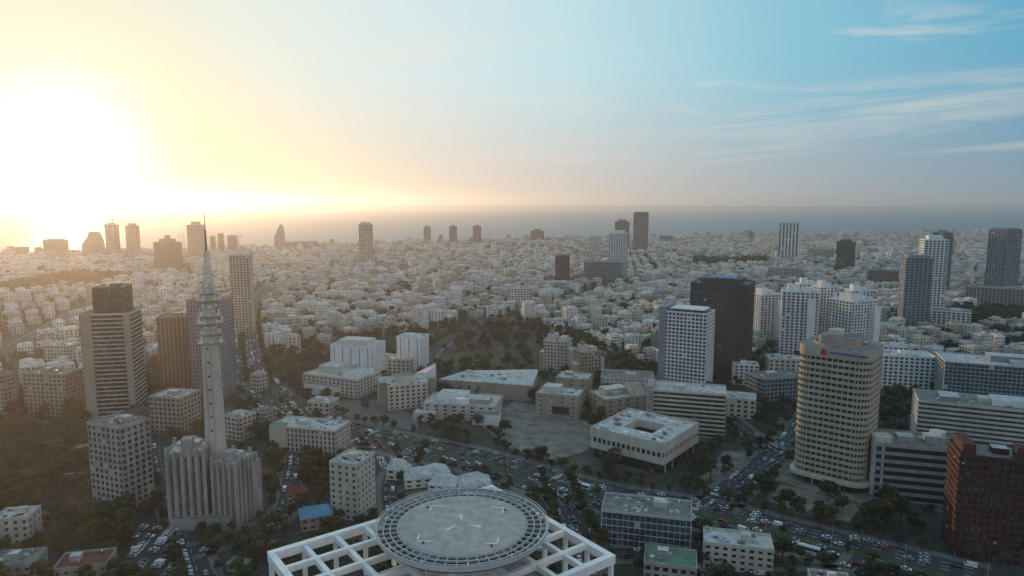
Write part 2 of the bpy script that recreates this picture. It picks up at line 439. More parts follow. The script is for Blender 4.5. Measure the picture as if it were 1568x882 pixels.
for nm,c in (('cw',(.65,.65,.65)),('cs',(.36,.37,.38)),('cb',(.03,.03,.035)),('cn',(.05,.08,.2)),('cr',(.3,.03,.03)),('cg',(.16,.16,.17)),('by',(.1,.3,.2))):
    M[nm]=mat('car_paint_'+nm,c,rough=.3,var=.04,spec=.5)
car_me=[car_mb(k).mesh('car_mesh') for k in ('cw','cw','cw','cs','cs','cb','cn','cr','cg','cg','cb')]+[car_mb('cw','van').mesh('van_mesh')]
bus_me=[car_mb('by','bus').mesh('bus_mesh'),car_mb('cw','bus').mesh('bus_mesh')]
for ri,(pl,tot,hw,med,lw,lanes) in enumerate(roads):
    if ri in (6,9): continue
    for x,y,a in resample(pl,5.8):
        if y>950: continue
        for sg in (-1,1):
            for k in range(lanes):
                parked=(k==lanes-1)
                if rnd.random()>(.36 if ri==0 else (.42 if parked else .25)): continue
                off=sg*(med/2+(k+.5)*lw)+rnd.uniform(-.2,.2)
                jx=rnd.uniform(-.5,.5); xx,yy=x-math.sin(a)*off+jx*math.cos(a),y+math.cos(a)*off+jx*math.sin(a)
                rot=a+(math.pi if sg>0 else 0)
                if rnd.random()<.015 and ri==0: put(rnd.choice(bus_me),'city_bus',xx,yy,.02,rot)
                else: put(rnd.choice(car_me),'car',xx,yy,.02,rot)
def parkrows(poly,rot,pitch=2.7,row=7.5,fill=.8):
    cx=sum(p[0] for p in poly)/len(poly);cy=sum(p[1] for p in poly)/len(poly)
    for i in range(-20,21):
        for j in range(-30,31):
            lx=i*row;ly=j*pitch; x=cx+lx*math.cos(rot)-ly*math.sin(rot);y=cy+lx*math.sin(rot)+ly*math.cos(rot)
            if inside(x,y,poly) and rnd.random()<fill: put(rnd.choice(car_me),'parked_car',x,y,.03,rot+rnd.choice((0,math.pi))+rnd.uniform(-.04,.04))
parkrows(park1,R(5)); parkrows(park2,R(20)); parkrows(park3,R(30),fill=.7); parkrows(park4,R(-14),row=9,fill=.4); parkrows(park5,R(-14),fill=.75)
lm=MB(); lm.cyl(0,0,0,9,.12,.07,6,'metal'); lm.beam((0,0,8.9),(0,-2.2,9.4),.1,'metal'); lm.beam((0,0,8.9),(0,2.2,9.4),.1,'metal')
lm.box(0,-2.4,9.3,9.45,.35,.9,'dark'); lm.box(0,2.4,9.3,9.45,.35,.9,'dark'); lm.cyl(0,0,0,.5,.25,.2,6,'metal')
lamp_me=lm.mesh('lamp_mesh')
for x,y,a in resample(main,30):
    if y<800: put(lamp_me,'street_lamp',x,y,.14,a)
for x,y,a in resample(r2,35)[1:7]: put(lamp_me,'street_lamp',x-math.sin(a)*10,y+math.cos(a)*10,.14,a)

# ------------------------------------------------------------------ landmark buildings
S_white=dict(wall='white',band=.4,bay=4,pier=.4,roof='roofl')
S_dark=dict(wall='brown',band=.3,bay=3,pier=.25,roof='roofd',glass='glassb',pier_out=True)
S_grey=dict(wall='grey',band=.3,bay=3.4,pier=.25,roof='roofd')
def t1(mb,w,d,h):
    mb.at(w*.06,0); facade(mb,w*.6,d*.8,h*.24,z0=h,fh=3.3,band=.15,pier=.1,bay=4,wall='brown',glass='glass',clut=3,heat=False); mb.at()
    mb.box(-w*.36,-d*.5-.3,0,h+1,w*.2,1.6,'beige'); mb.box(w*.42,-d*.5-.3,0,h+.6,w*.12,1.4,'beige')
bld('office_tower',140,224,645,482,.75,12,extra=t1,wall='cream',band=.25,pier=0,glass='glass',roof='roofd',clut=3)
bld('office_tower',250,304,605,488,.8,10,wall='tan',band=.1,bay=3,pier=.45,pier_out=True,glass='glassw',roof='roofd')
bld('office_tower',297,362,612,462,.7,-12,wall='grey',band=.35,bay=3,pier=.5,pier_out=True,roof='roofd',extra=lambda mb,w,d,h:mb.box(0,0,h,h+5,w*.5,d*.5,'grey'))
bld('apartment_tower',358,391,515,392,.9,10,wall='cream',band=.35,bay=4,pier=.35,balc=1.6)
x,y,th,w,d,h=spot(186,244,662,640,.9,0); mb=MB(); mb.cyl(0,0,0,h*.8,w/2,w/2,28,'tan')
for i in range(7):
    a0=i/7*math.pi/2;a1=(i+1)/7*math.pi/2; mb.cyl(0,0,h*.8+math.sin(a0)*w*.34,h*.8+math.sin(a1)*w*.34,w/2*math.cos(a0)*.96,max(.3,w/2*math.cos(a1)*.96),28,'brown')
mb.obj('domed_hall',x,y)
bld('apartment_building',150,234,788,655,.75,-22,wall='conc',band=.35,bay=3.6,pier=.4,roof='roofd',clut=14)
bld('office_building',236,308,668,610,.9,-12,wall='beige',band=.4,pier=.4,roof='roofl',clut=14)
bld('apartment_building',74,126,562,530,.7,-5,wall='cream',band=.4,pier=.4,roof='roofl'); bld('apartment_building',48,126,640,575,.5,-8,wall='beige',band=.4,pier=.4,roof='roofd')
bld('apartment_building',-12,24,640,575,.7,-8,wall='beige',roof='roofd')
bld('office_building',345,392,675,640,1,-25,wall='cream',roof='roofl'); bld('office_building',388,424,665,632,1,-25,wall='conc',roof='greenroof')
bld('office_building',385,410,600,575,1,-25,wall='cream',roof='roofl')
bld('municipal_building',417,538,702,662,.45,-14,wall='cream',band=.3,pier=.55,bay=3,roof='roofl',clut=18,extra=lambda mb,w,d,h:mb.cyl(-w*.38,-d*.45,0,h+1.5,w*.12,w*.12,24,'cream','roofd'))
bld('apartment_block',508,577,800,712,1.15,-18,wall='cream',band=.5,pier=.62,bay=4,roof='roofl',clut=14,ac=1)
bld('warehouse',0,62,838,795,.8,10,wall='cream',roof='roofl',band=.5,pier=.6); bld('warehouse',-10,70,905,868,.8,10,wall='conc',roof='roofd',band=.6,pier=.6)
bld('workshop_building',92,178,905,870,.7,14,wall='conc',roof='redroof',band=.6,pier=.6,clut=3)
def gable(name,pl,pr,by,ty,ratio,rot,roof,hh=.35):
    x,y,th,w,d,h=spot(pl,pr,by,ty,ratio,rot); mb=MB(); facade(mb,w,d,h*(1-hh),wall='beige',par=0,roof='roofl',band=.5,pier=.5)
    z=h*(1-hh)
    mb.add([(-w/2-.5,-d/2-.5,z),(w/2+.5,-d/2-.5,z),(w/2+.5,d/2+.5,z),(-w/2-.5,d/2+.5,z),(-w/2+d*.2,0,h),(w/2-d*.2,0,h)],[[0,1,5,4],[1,2,5],[2,3,4,5],[3,0,4]],roof); mb.obj(name,x,y,0,th)
gable('small_house',460,510,812,782,.8,20,'blueroof'); gable('small_house',440,470,770,748,.9,20,'redroof'); gable('small_house',540,568,835,815,.9,10,'redroof')
for a in ((30,58,738,722,'redroof'),(95,125,745,728,'roofd'),(60,85,800,783,'roofd'),(10,36,705,690,'roofd'),(100,130,790,773,'redroof'),(115,140,700,684,'roofd'),(70,95,690,676,'redroof'),(380,410,740,722,'redroof'),(410,436,850,833,'roofd'),(350,385,880,860,'roofd')):
    gable('small_house',a[0],a[1],a[2],a[3],.8,rnd.choice((8,20,-20)),a[4])
def finblock(mb,x,y,w,d,h,rot,k='conc'):
    mb.at(x,y,0,rot); mb.box(0,0,0,h-2,w-1.2,d-1.2,'conc')
    n=max(3,int(w/3.1))
    for i in range(n):
        for sg in (-1,1):
            mb.box(-w/2+(i+.5)*w/n,sg*(d/2-.6),3,h-3,.7,.12,'glass')
    for i in range(n+1):
        for sg in (-1,1): mb.box(-w/2+i*w/n,sg*(d/2-.3),0,h+(.6 if i%3 else 2.6),1.5,1.7,k)
    n=max(3,int(d/3.1))
    for i in range(n):
        for sg in (-1,1): mb.box(sg*(w/2-.6),-d/2+(i+.5)*d/n,3,h-3,.12,.7,'glass')
    for i in range(1,n):
        for sg in (-1,1): mb.box(sg*(w/2-.3),-d/2+i*d/n,0,h+.8,1.7,1.4,k)
    mb.box(0,0,h-2,h,w-.5,d-.5,k,top='roofl'); mb.box(w*.15,0,h,h+3,w*.35,d*.4,k,top='roofl'); mb.box(-w*.25,d*.2,h,h+1.6,w*.2,d*.3,'metal'); mb.at()
tx,ty_=P(334,790)
mb=MB()
finblock(mb,-10.5,-5,17,16,39,R(12)); finblock(mb,11.5,-4,13,17,33,R(-14)); finblock(mb,1,6,18,12,27,R(0))
mb.box(-9,-9,39,45,5,6,'conc',R(12)); mb.box(11,-8,33,38,5,6,'conc',R(-14)); mb.box(-19,2,0,31,4,8,'conc',R(12)); mb.box(18.5,2,0,29,4,8,'conc',R(-14))
mb.box(-2,-12,0,6,30,8,'conc',top='roofd')
mb.obj('ministry_building',tx,ty_)
footprints.append((tx,ty_,24))
mb=MB()
tri=[(-4.9,-3.4),(-1.8,-4.8),(1.8,-4.8),(4.9,-3.4),(4.4,2.5),(0,4.6),(-4.4,2.5)]
mb.prism(tri,0,91,'towerc',sc1=.78)
for sx in(-1,1): mb.box(sx*1.4,-4.45,34,88,.25,.3,'conc')
for z in range(46,90,7): mb.box(0,-4.45,z,z+.9,.9,.5,'glass')
for z,w in ((91,12.5),(95.5,10.5),(101,13),(104.5,11),(112.5,12),(116,9)):
    mb.cyl(0,0,z-.9,z,w*.38,w*.5,14,'towerc'); mb.ring(0,0,z+1.0,z+1.12,w*.49,w*.5,14,'metal')
    for i in range(14):
        a=2*math.pi*i/14; mb.box(w*.495*math.cos(a),w*.495*math.sin(a),z,z+1.1,.1,.1,'metal')
    for i in range(6):
        a=i*1.05+z; r=w*.4; mb.box(r*math.cos(a),r*math.sin(a),z,z+rnd.uniform(1.4,2.8),.8,.5,'white',a)
        mb.beam((r*math.cos(a)*.8,r*math.sin(a)*.8,z),(r*math.cos(a)*1.3,r*math.sin(a)*1.3,z+3.5),.12,'metal')
mb.prism([(x*.6,y*.6) for x,y in tri],91,121,'towerc',sc1=.75)
for z in (98,108.5,119):
    for i in range(4):
        a=i*1.57+.4+z; x,y=2.6*math.cos(a),2.6*math.sin(a); mb.cyl(x,y,z,z+1.6,.9,.9,10,'white')
for sx,sy in ((-1,-1),(1,-1),(1,1),(-1,1)): mb.beam((1.7*sx,1.7*sy,120),(.7*sx,.7*sy,137),.28,'metal')
for k in range(8):
    z=120+k*2.1; s=1.7-k*.125; s2=1.7-(k+1)*.125
    for a,b in (((-1,-1),(1,-1)),((1,-1),(1,1)),((1,1),(-1,1)),((-1,1),(-1,-1))):
        mb.beam((a[0]*s,a[1]*s,z),(b[0]*s2,b[1]*s2,z+2.1),.16,'metal')
mb.cyl(0,0,137,147,.5,.4,8,'redroof'); mb.cyl(0,0,147,157,.22,.12,6,'dark')
for i in range(5):
    a=i*1.3; mb.beam((1.5*math.cos(a),1.5*math.sin(a),118),(2.3*math.cos(a),2.3*math.sin(a),126+i),.13,'metal')
mb.obj('communications_tower',tx+.5,ty_+2)

S_pub=dict(wall='cream',band=.45,pier=.5,bay=4.5,roof='roofl')
bld('opera_house',508,592,592,532,.7,-14,wall='white',band=.0,pier=.9,bay=8,roof='roofl',clut=8,heat=False,extra=lambda mb,w,d,h:(mb.prism([(-w*.42,-d*.4),(w*.42,-d*.4),(w*.42,d*.3),(-w*.42,d*.3)],h,h+5,'cream','roofl',.8),mb.box(-w*.2,-d*.62,0,h*.55,w*.7,d*.25,'cream',top='roofl')))
bld('theatre_building',608,658,572,518,.8,-14,wall='white',band=.0,pier=.9,bay=8,roof='roofl',clut=5,heat=False)
bld('courthouse',466,585,612,582,.6,-24,clut=24,**S_pub,extra=lambda mb,w,d,h:(mb.box(-w*.2,d*.1,h,h+6,w*.35,d*.5,'cream',top='roofl'),mb.box(w*.3,0,h,h+4,w*.25,d*.7,'white',top='roofl'),mb.box(-w*.1,-d*.55,0,h*.6,w*.6,d*.2,'white',top='roofd')))
bld('courthouse',577,662,628,592,.8,20,clut=18,**S_pub,extra=lambda mb,w,d,h:(mb.box(0,0,h,h+5,w*.4,d*.4,'cream',top='roofd'),mb.cyl(-w*.5,-d*.5,0,h+4,3,3,10,'tan'),mb.cyl(w*.5,-d*.5,0,h+4,3,3,10,'tan')))
bld('library_hall',560,640,575,552,.5,-10,clut=10,**S_pub)
bld('office_building',472,520,640,618,.8,-14,clut=8,**S_pub)
def mus(mb,w,d,h):
    mb.box(-w*.15,d*.1,h,h+5,w*.4,d*.5,'white',top='roofl'); mb.box(w*.25,-d*.1,h,h+3.5,w*.3,d*.4,'conc',top='roofl'); mb.prism([(0,-d*.45),(w*.12,-d*.3),(0,-d*.15),(-w*.12,-d*.3)],h,h+4,'white')
    mb.box(-w*.45,-d*.6,0,h*.6,w*.3,d*.3,'cream',top='roofl'); mb.box(w*.4,-d*.6,0,h*.7,w*.35,d*.35,'white',top='roofd')
bld('art_museum',648,772,648,625,.55,-10,wall='cream',band=.5,pier=.6,bay=7,roof='roofl',clut=20,heat=False,extra=mus)
x,y,th,w,d,h=spot(672,836,616,588,.55,-14); mb=MB()
lo=[(-w*.5,-d*.4),(w*.5,-d*.5),(w*.42,d*.5),(-w*.38,d*.35)]
hh=[.85,.9,1.05,.85]
vs=[(a,b,0) for a,b in lo]+[(-w*.52,-d*.42,h*hh[0]),(w*.5,-d*.52,h*hh[1]),(w*.44,d*.52,h*hh[2]),(-w*.36,d*.35,h*hh[3])]
mb.add(vs,[[0,1,5,4],[1,2,6,5],[2,3,7,6],[3,0,4,7]],'beige'); mb.add(vs[4:],[[0,1,2,3]],'roofl')
for i in range(9):
    t=-.42+i*.1; mb.beam((w*t,-d*.44,h*.15),(w*(t+.05),-d*.46,h*.6),.7,'dark',1.0)
g=random.Random(9)
for i in range(14):
    a,b=g.uniform(-.3,.35)*w,g.uniform(-.25,.3)*d; mb.box(a,b,h*.7,h*(.95+.05*a/w+.1*b/d)+1.2,g.uniform(1.5,6),g.uniform(1.5,3),g.choice(('roofd','cream','metal')))
mb.obj('art_museum_wing',x,y,0,th)
x,y,th,w,d,h=spot(632,668,602,560,.9,10); mb=MB(); up=[(-w/2,-d/2,h*.45),(w/2,-d/2,h),(w/2,d/2,h*.9),(-w/2,d/2,h*.5)]
mb.add([(-w/2,-d/2,0),(w/2,-d/2,0),(w/2,d/2,0),(-w/2,d/2,0)]+up,[[0,1,5,4],[1,2,6,5],[2,3,7,6],[3,0,4,7]],'white'); mb.add(up,[[0,1,2,3]],'roofl')
for i in range(5): mb.box(-w*.35+i*w*.18,-d/2,2,h*.35,w*.09,.4,'glass')
mb.obj('concert_hall',x,y,0,th)
bld('museum_gallery',820,896,642,608,.7,-18,wall='beige',band=.7,pier=.75,bay=8,roof='roofl',clut=10,heat=False,extra=lambda mb,w,d,h:(mb.box(w*.1,-d*.5,3,h*.5,w*.4,.8,'glass'),mb.box(-w*.2,d*.1,h,h+4,w*.4,d*.5,'cream',top='roofl')))
bld('museum_gallery',850,908,606,582,.8,-18,wall='beige',band=.7,pier=.75,bay=8,roof='roofl',clut=6,heat=False)
bld('museum_gallery',900,995,648,612,.7,22,wall='beige',band=.6,pier=.7,bay=7,roof='roofl',clut=12,heat=False,extra=lambda mb,w,d,h:(mb.box(-w*.1,d*.1,h,h+5,w*.5,d*.4,'beige',top='roofl'),mb.add([(w*.1,-d*.4,h),(w*.45,-d*.4,h),(w*.45,0,h),(w*.1,0,h),(w*.1,0,h+8),(w*.45,0,h+8)],[[0,1,5,4],[1,2,5],[3,0,4],[2,3,4,5]],'beige')))
bld('museum_gallery',920,1000,602,580,.6,-10,wall='cream',band=.6,pier=.7,roof='roofd',clut=6,heat=False)
def stepped(mb,w,d,h):
    mb.box(-w*.2,0,h,h+6,w*.35,d*.6,'cream',top='roofl'); mb.box(w*.25,d*.1,h,h+3.4,w*.3,d*.6,'cream',top='roofl'); mb.box(-w*.25,0,h+6,h+9,w*.15,d*.3,'tan')
    mb.box(w*.6,0,0,h*.75,w*.25,d*.7,'cream',top='roofl'); mb.box(-w*.6,0,0,h*.6,w*.25,d*.7,'beige',top='roofl')
bld('stepped_apartments',832,876,570,524,.8,-20,wall='cream',band=.45,pier=.5,roof='roofl',balc=1.5,extra=stepped)
bld('stepped_apartments',877,920,585,540,.8,20,wall='beige',band=.45,pier=.5,roof='roofl',balc=1.5,extra=stepped)
for pl,pr,by,ty,rt in ((592,630,738,710,-16),(618,662,748,725,12),(655,706,760,736,-12),(700,752,756,736,8),(640,690,738,722,20)):
    x,y,th,w,d,h=spot(pl,pr,by,ty,.8,rt); mb=MB(); facade(mb,w,d,h*.6,wall='white',par=0,roof='roofl',band=.5,pier=.5,bay=5)
    z=h*.6+.02; mb.add([(-w/2-.4,-d/2-.4,z),(w/2+.4,-d/2-.4,z),(w/2+.4,d/2+.4,z),(-w/2-.4,d/2+.4,z),(-w*.3,-d*.1,h*1.15),(w*.1,d*.45,h*.95)],[[0,1,4],[1,5,4],[1,2,5],[2,3,5],[3,4,5],[3,0,4]],'roofl'); mb.obj('cultural_pavilion',x,y,0,th)
x,y,th,w,d,h=spot(902,1070,726,674,1.0,-38); mb=MB(); t=w*.3
for sx,sy,ww,dd in ((0,-1,w,t),(0,1,w,t),(-1,0,t,d-2*t),(1,0,t,d-2*t)):
    mb.at(sx*(w-t)/2,sy*(d-t)/2); mb.box(0,0,0,h*.35,ww*.9,dd*.9,'glass')
    mb.box(0,0,h*.33,h*.55,ww-.02*abs(sx),dd-.02*abs(sy),'cream'); mb.box(0,0,h*.55,h*.72,ww-1.5,dd-1.5,'glass'); mb.box(0,0,h*.72,h,ww-.02*abs(sx),dd-.02*abs(sy),'cream',top='roofl')
mb.at()
for i in range(15):
    p=-w/2+(i+.5)*w/15
    for q in (-1,1): mb.box(p,q*(w/2-.4),h*.5,h*.76,1.0,.9,'cream'); mb.box(q*(w/2-.4),p,h*.5,h*.76,.9,1.0,'cream')
    if i%3==1:
        for q in (-1,1): mb.box(p,q*(w/2-1.4),0,h*.4,.8,.8,'cream'); mb.box(q*(w/2-1.4),p,0,h*.4,.8,.8,'cream')
parapet(mb,w,d,h,1,'cream',.5)
g=random.Random(3)
for i in range(30):
    s=g.choice((-1,1)); a=g.uniform(-.45,.45)*w; b=s*(w/2-t/2+g.uniform(-3,3)); (X_,Y_)=(a,b) if g.random()<.5 else (b,a); mb.box(X_,Y_,h,h+g.uniform(.6,2.2),g.uniform(1.5,5),g.uniform(1.5,3),g.choice(('metal','white','roofd')))
mb.obj('public_library',x,y,0,th)
bld('office_tower',1015,1090,606,481,.75,-30,wall='white',band=.35,bay=3.4,pier=.28,roof='roofd',blank=('l',),clut=4,heat=False,extra=lambda mb,w,d,h:(mb.box(-w*.5-1.5,0,0,h+4,6,d*1.02,'grey'),mb.box(0,0,h+2.5,h+3.2,w*.8,d*.8,'white')))
bld('office_tower',1054,1149,582,437,.75,-28,clut=4,heat=False,**S_dark,extra=lambda mb,w,d,h:(mb.box(0,0,h,h+5,w*.7,d*.7,'brown'),mb.box(0,0,h+5,h+5.6,w*.5,d*.5,'blueroof')))
bld('office_building',995,1108,668,602,.5,-16,wall='cream',band=.42,pier=0,roof='roofl',clut=14,heat=False,extra=lambda mb,w,d,h:(mb.box(-w*.5,-d*.1,0,h+3,5,d*.8,'conc')))
bld('office_building',1106,1156,640,612,.8,-20,**S_pub); bld('office_building',1142,1232,622,582,.6,14,**S_grey)
bld('office_building',1170,1224,592,552,.7,-10,**S_pub); bld('office_building',1120,1160,590,560,.7,-10,**S_white)
for a in ((1146,1193,522,452,15),(1193,1247,545,448,-20),(1240,1275,530,440,10),(1268,1336,548,462,22),(1215,1248,520,436,-10),(1290,1330,520,446,0)):
    bld('apartment_tower',a[0],a[1],a[2],a[3],.8,a[4],wall='white',band=.34,bay=4.4,pier=.45,roof='roofl',balc=1.8,extra=lambda mb,w,d,h:(mb.box(-w*.2,0,h,h+7,w*.3,d*.5,'white',top='roofl'),mb.box(w*.2,d*.1,h,h+4,w*.3,d*.4,'white',top='roofl'),mb.box(w*.3,-d*.55,0,h*.9,w*.22,d*.3,'white')))
# rounded office tower
x,y,th,w,d,h=spot(1219,1331,752,535,.85,None); th+=R(-14); mb=MB()
def rr(w,d,r,n=8):
    p=[]
    for cx,cy,a0 in ((w/2-r,-d/2+r,-90),(w/2-r,d/2-r,0),(-w/2+r,d/2-r,90),(-w/2+r,-d/2+r,180)):
        for i in range(n+1): a=R(a0+90*i/n); p.append((cx+r*math.cos(a),cy+r*math.sin(a)))
    return p
z0=7; nfl=20; fh=(h-z0-5)/nfl
W_,D_=w*.93,d*.95
mb.prism(rr(W_*.9,D_*.9,D_*.22),0,z0,'glass'); mb.prism(rr(W_*.95,D_*.95,D_*.2),z0,h-.1,'glass')
for i in range(nfl+1):
    z=z0+i*fh; mb.prism(rr(W_,D_,D_*.22),z-.85,z+.85,'bank')
pp=rr(W_*.975,D_*.975,D_*.21,6)
for i in range(len(pp)):
    a=pp[i];b=pp[(i+1)%len(pp)];l=math.hypot(a[0]-b[0],a[1]-b[1]);n=max(1,round(l/2.8))
    for j in range(n):
        t=j/n; mb.box(a[0]+(b[0]-a[0])*t,a[1]+(b[1]-a[1])*t,z0,h-5,.55,.55,'bank')
mb.prism(rr(W_*1.01,D_*1.01,D_*.22),h-5,h,'bank','roofd')
for i in range(13): mb.box(-W_*.02+i*1.5,-D_*.505-.1,h-3.2,h-2.1,1.05,.3,'blue')
mb.prism(rr(W_*.55,D_*.5,3),h,h+5,'beige','roofd'); mb.box(-3,0,h+5,h+8,7,6,'cream'); mb.box(6,2,h,h+7,5,5,'conc'); mb.box(-9,-4,h,h+2.5,4,4,'metal')
mb.ring(0,0,h,h+1.2,W_*.36,W_*.37,32,'beige')
mb.prism(rr(W_*1.12,D_*1.12,D_*.28),5.2,7.0,'cream')
for i in range(16):
    a=2*math.pi*i/16; mb.box(W_*.5*math.cos(a),D_*.5*math.sin(a),0,5.7,.9,.9,'cream')
vs=[];n=20
for k,yy in enumerate((-D_/2-.6,-D_/2+.1)):
    for i in range(n): a=2*math.pi*i/n; vs.append((-W_*.12+1.6*math.cos(a),yy,h-2.7+1.6*math.sin(a)))
mb.add(vs,[[i,(i+1)%n,n+(i+1)%n,n+i] for i in range(n)]+[list(range(n))],'red')
mb.prism([(-W_*.7,-D_*.75),(W_*.6,-D_*.8),(W_*.7,D_*.4),(-W_*.6,D_*.5)],.0,.9,'plaza')
mb.obj('rounded_office_tower',x,y,0,th)
bld('apartment_building',1335,1422,598,548,.6,-15,clut=10,**S_white); bld('apartment_building',1345,1385,575,532,.8,-15,clut=6,**S_white)
bld('hospital_building',1440,1640,632,566,.4,-22,wall='metal',band=.15,bay=3,pier=.08,glass='glassb',roof='roofl',clut=24,heat=False,extra=lambda mb,w,d,h:mb.box(w*.05,d*.1,h,h+5,w*.4,d*.4,'grey',top='roofl'))
bld('hospital_building',1405,1640,705,632,.32,-24,wall='cream',band=.5,pier=0,glass='glassb',roof='roofd',clut=26,heat=False,extra=lambda mb,w,d,h:(mb.box(w*.1,0,h,h+4,w*.3,d*.5,'white',top='roofl'),mb.box(-w*.3,0,h,h+3,w*.12,d*.5,'grey',top='roofl')))
bld('parking_garage',1325,1462,775,690,.6,-16,wall='conc',fh=4.2,band=.42,pier=0,glass='dark',roof='roofd',clut=6,heat=False,par=1.2,extra=lambda mb,w,d,h:(mb.cyl(-w*.42,-d*.3,0,h+4,5,5,16,'cream'),mb.box(w*.2,0,h,h+4,w*.2,d*.3,'conc',top='roofl'),mb.cyl(w*.3,d*.3,h,h+4,4,4,16,'cream')))
bld('brick_office_building',1445,1548,862,705,.8,-20,wall='brick',band=.4,bay=3,pier=.35,roof='roofd',clut=5,heat=False,extra=lambda mb,w,d,h:(mb.box(-w*.35,0,h,h+5,w*.2,d*.8,'brick'),mb.box(w*.4,-d*.3,h,h+6,w*.15,d*.3,'brick')))
bld('office_building',1555,1640,850,720,.8,-20,wall='brown',band=.4,bay=3,pier=.35,roof='roofd')
bld('glass_office_building',920,1058,842,792,.5,-14,wall='metal',band=.12,bay=2.6,pier=.08,glass='glassb',roof='roofd',clut=26,heat=False)
bld('low_office_building',1074,1180,878,840,.5,-14,wall='cream',band=.5,pier=.5,roof='roofl',clut=10,heat=False)
bld('low_office_building',985,1064,925,868,.7,-14,wall='conc',band=.4,pier=.4,roof='greenroof',clut=5,heat=False)
bld('low_office_building',1235,1300,935,900,.7,-14,wall='cream',roof='roofd')
# ------------------------------------------------------------------ skyline towers
def sky(pl,pr,by,ty,k='white',rot=None,nm='high_rise_tower',glass='glass',band=.35,pier=.3,ratio=.8,ext=None,fh=3.4,bay=5,po=False):
    bld(nm,pl,pr,by,ty,ratio,rot,wall=k,band=band,pier=pier,glass=glass,roof='roofd',clut=2,heat=False,extra=ext,fh=fh,bay=bay,pier_out=po)
cap=lambda f,hh,k='grey':(lambda mb,w,d,h:mb.box(0,0,h,h+hh,w*f,d*f,k))
sky(12,22,392,378,'grey'); sky(26,44,394,379,'grey'); sky(71,104,396,368,'grey',ext=cap(.7,4)); sky(165,184,394,345,'grey',ext=cap(.5,7)); sky(196,215,394,346,'grey',ext=cap(.6,7))
sky(240,279,418,372,'tan',ext=lambda mb,w,d,h:(mb.box(0,0,h,h+9,w*.6,d*.6,'tan'),mb.box(0,0,h+9,h+17,w*.2,d*.2,'tan')))
sky(290,316,400,345,'grey',ext=cap(.5,10)); sky(323,331,388,362,'grey'); sky(335,344,390,358,'grey'); sky(350,364,390,361,'grey'); sky(112,128,394,384,'grey')
for pl,pr,by,ty,prof in ((127,160,396,355,[(0,-.5,.5),(.55,-.42,.48),(.8,-.2,.42),(1,-.12,.3)]),(420,437,382,344,[(0,-.5,.5),(.5,-.42,.5),(.8,-.15,.42),(1,.1,.3)])):
    x,y,th,w,d,h=spot(pl,pr,by,ty,.7); mb=MB()
    for (a,l0,r0),(b,l1,r1) in zip(prof,prof[1:]):
        vs=[(w*q,s*d/2,h*z) for z,l,r in ((a,l0,r0),(b,l1,r1)) for q,s in ((l,-1),(r,-1),(r,1),(l,1))]
        mb.add(vs,[[0,1,5,4],[1,2,6,5],[2,3,7,6],[3,0,4,7],[4,5,6,7]],'grey')
        n=int((b-a)*h/4)
        for i in range(n):
            t=(i+.5)/n; zz=h*(a+(b-a)*t); l=l0+(l1-l0)*t; r=r0+(r1-r0)*t; mb.box(w*(l+r)/2,0,zz-.7,zz+.7,w*(r-l)+.6,d+.6,'glass')
    mb.obj('tapered_high_rise_tower',x,y,0,th)
sky(437,487,384,371,'grey',nm='hotel_building',ratio=.4,band=.5); sky(551,572,408,344,'cream',ext=cap(.7,6,'cream'))
sky(649,660,374,348,'grey',ext=cap(.7,6)); sky(688,700,376,347,'grey',ext=cap(.5,6)); sky(724,737,374,347,'grey',ext=cap(.6,6)); sky(672,678,374,360,'grey')
sky(813,833,372,354,'tan',ext=cap(.5,9,'tan')); sky(865,871,370,360,'white')
sky(850,872,436,392,'brown'); sky(894,952,436,402,'grey',ratio=.5,band=.5,pier=0,nm='office_building'); sky(931,960,432,358,'white',ext=cap(.7,6,'white'))
sky(941,963,384,340,'tan',ext=cap(.6,8,'tan')); sky(969,992,388,326,'tan',rot=-20,band=.25,pier=.6,ext=cap(.8,3,'tan'))
sky(902,920,400,362,'white'); sky(1191,1220,402,341,'white',band=0,pier=.55,bay=9,po=True); sky(1280,1306,418,371,'brown',ext=cap(.6,6,'brown'))
sky(1138,1146,368,352,'white'); sky(1146,1152,368,354,'grey')
sky(1375,1417,505,396,'grey',rot=-15,glass='glassb',ext=cap(.8,4)); sky(1402,1440,492,368,'white',rot=-15,ext=cap(.6,6,'white')); sky(1424,1451,445,357,'grey',ext=cap(.5,5))
sky(1510,1552,455,352,'grey',rot=20,ext=cap(.8,3)); sky(1485,1568,470,442,'conc',ratio=.4,nm='office_building'); sky(1177,1225,430,411,'cream',ratio=.4,nm='office_building')
sky(778,815,470,442,'white',nm='office_building',ratio=.5); sky(1330,1372,438,415,'tan',nm='office_building',ratio=.5); sky(1010,1030,372,362,'grey')
sky(1430,1480,505,478,'white',nm='office_building'); sky(1240,1290,398,382,'cream',nm='office_building',ratio=.4)
cm=MB(); cm.box(0,0,0,60,1.6,1.6,'metal'); cm.beam((-15,0,58),(45,0,60),1.2,'metal'); cm.beam((0,0,68),(40,0,60),.4,'metal'); cm.beam((0,0,68),(-14,0,59),.4,'metal'); cm.box(0,0,58,68,1.2,1.2,'metal'); cm.box(-13,0,55,58,4,2.5,'conc')
cme=cm.mesh('crane_mesh')
for px,py,s,r in ((176,394,1.7,0),(283,392,1.1,.2),(366,390,1.0,2.8),(1452,440,1.1,2.5)):
    x,y=P(px,py); put(cme,'tower_crane',x,y,0,r,s)

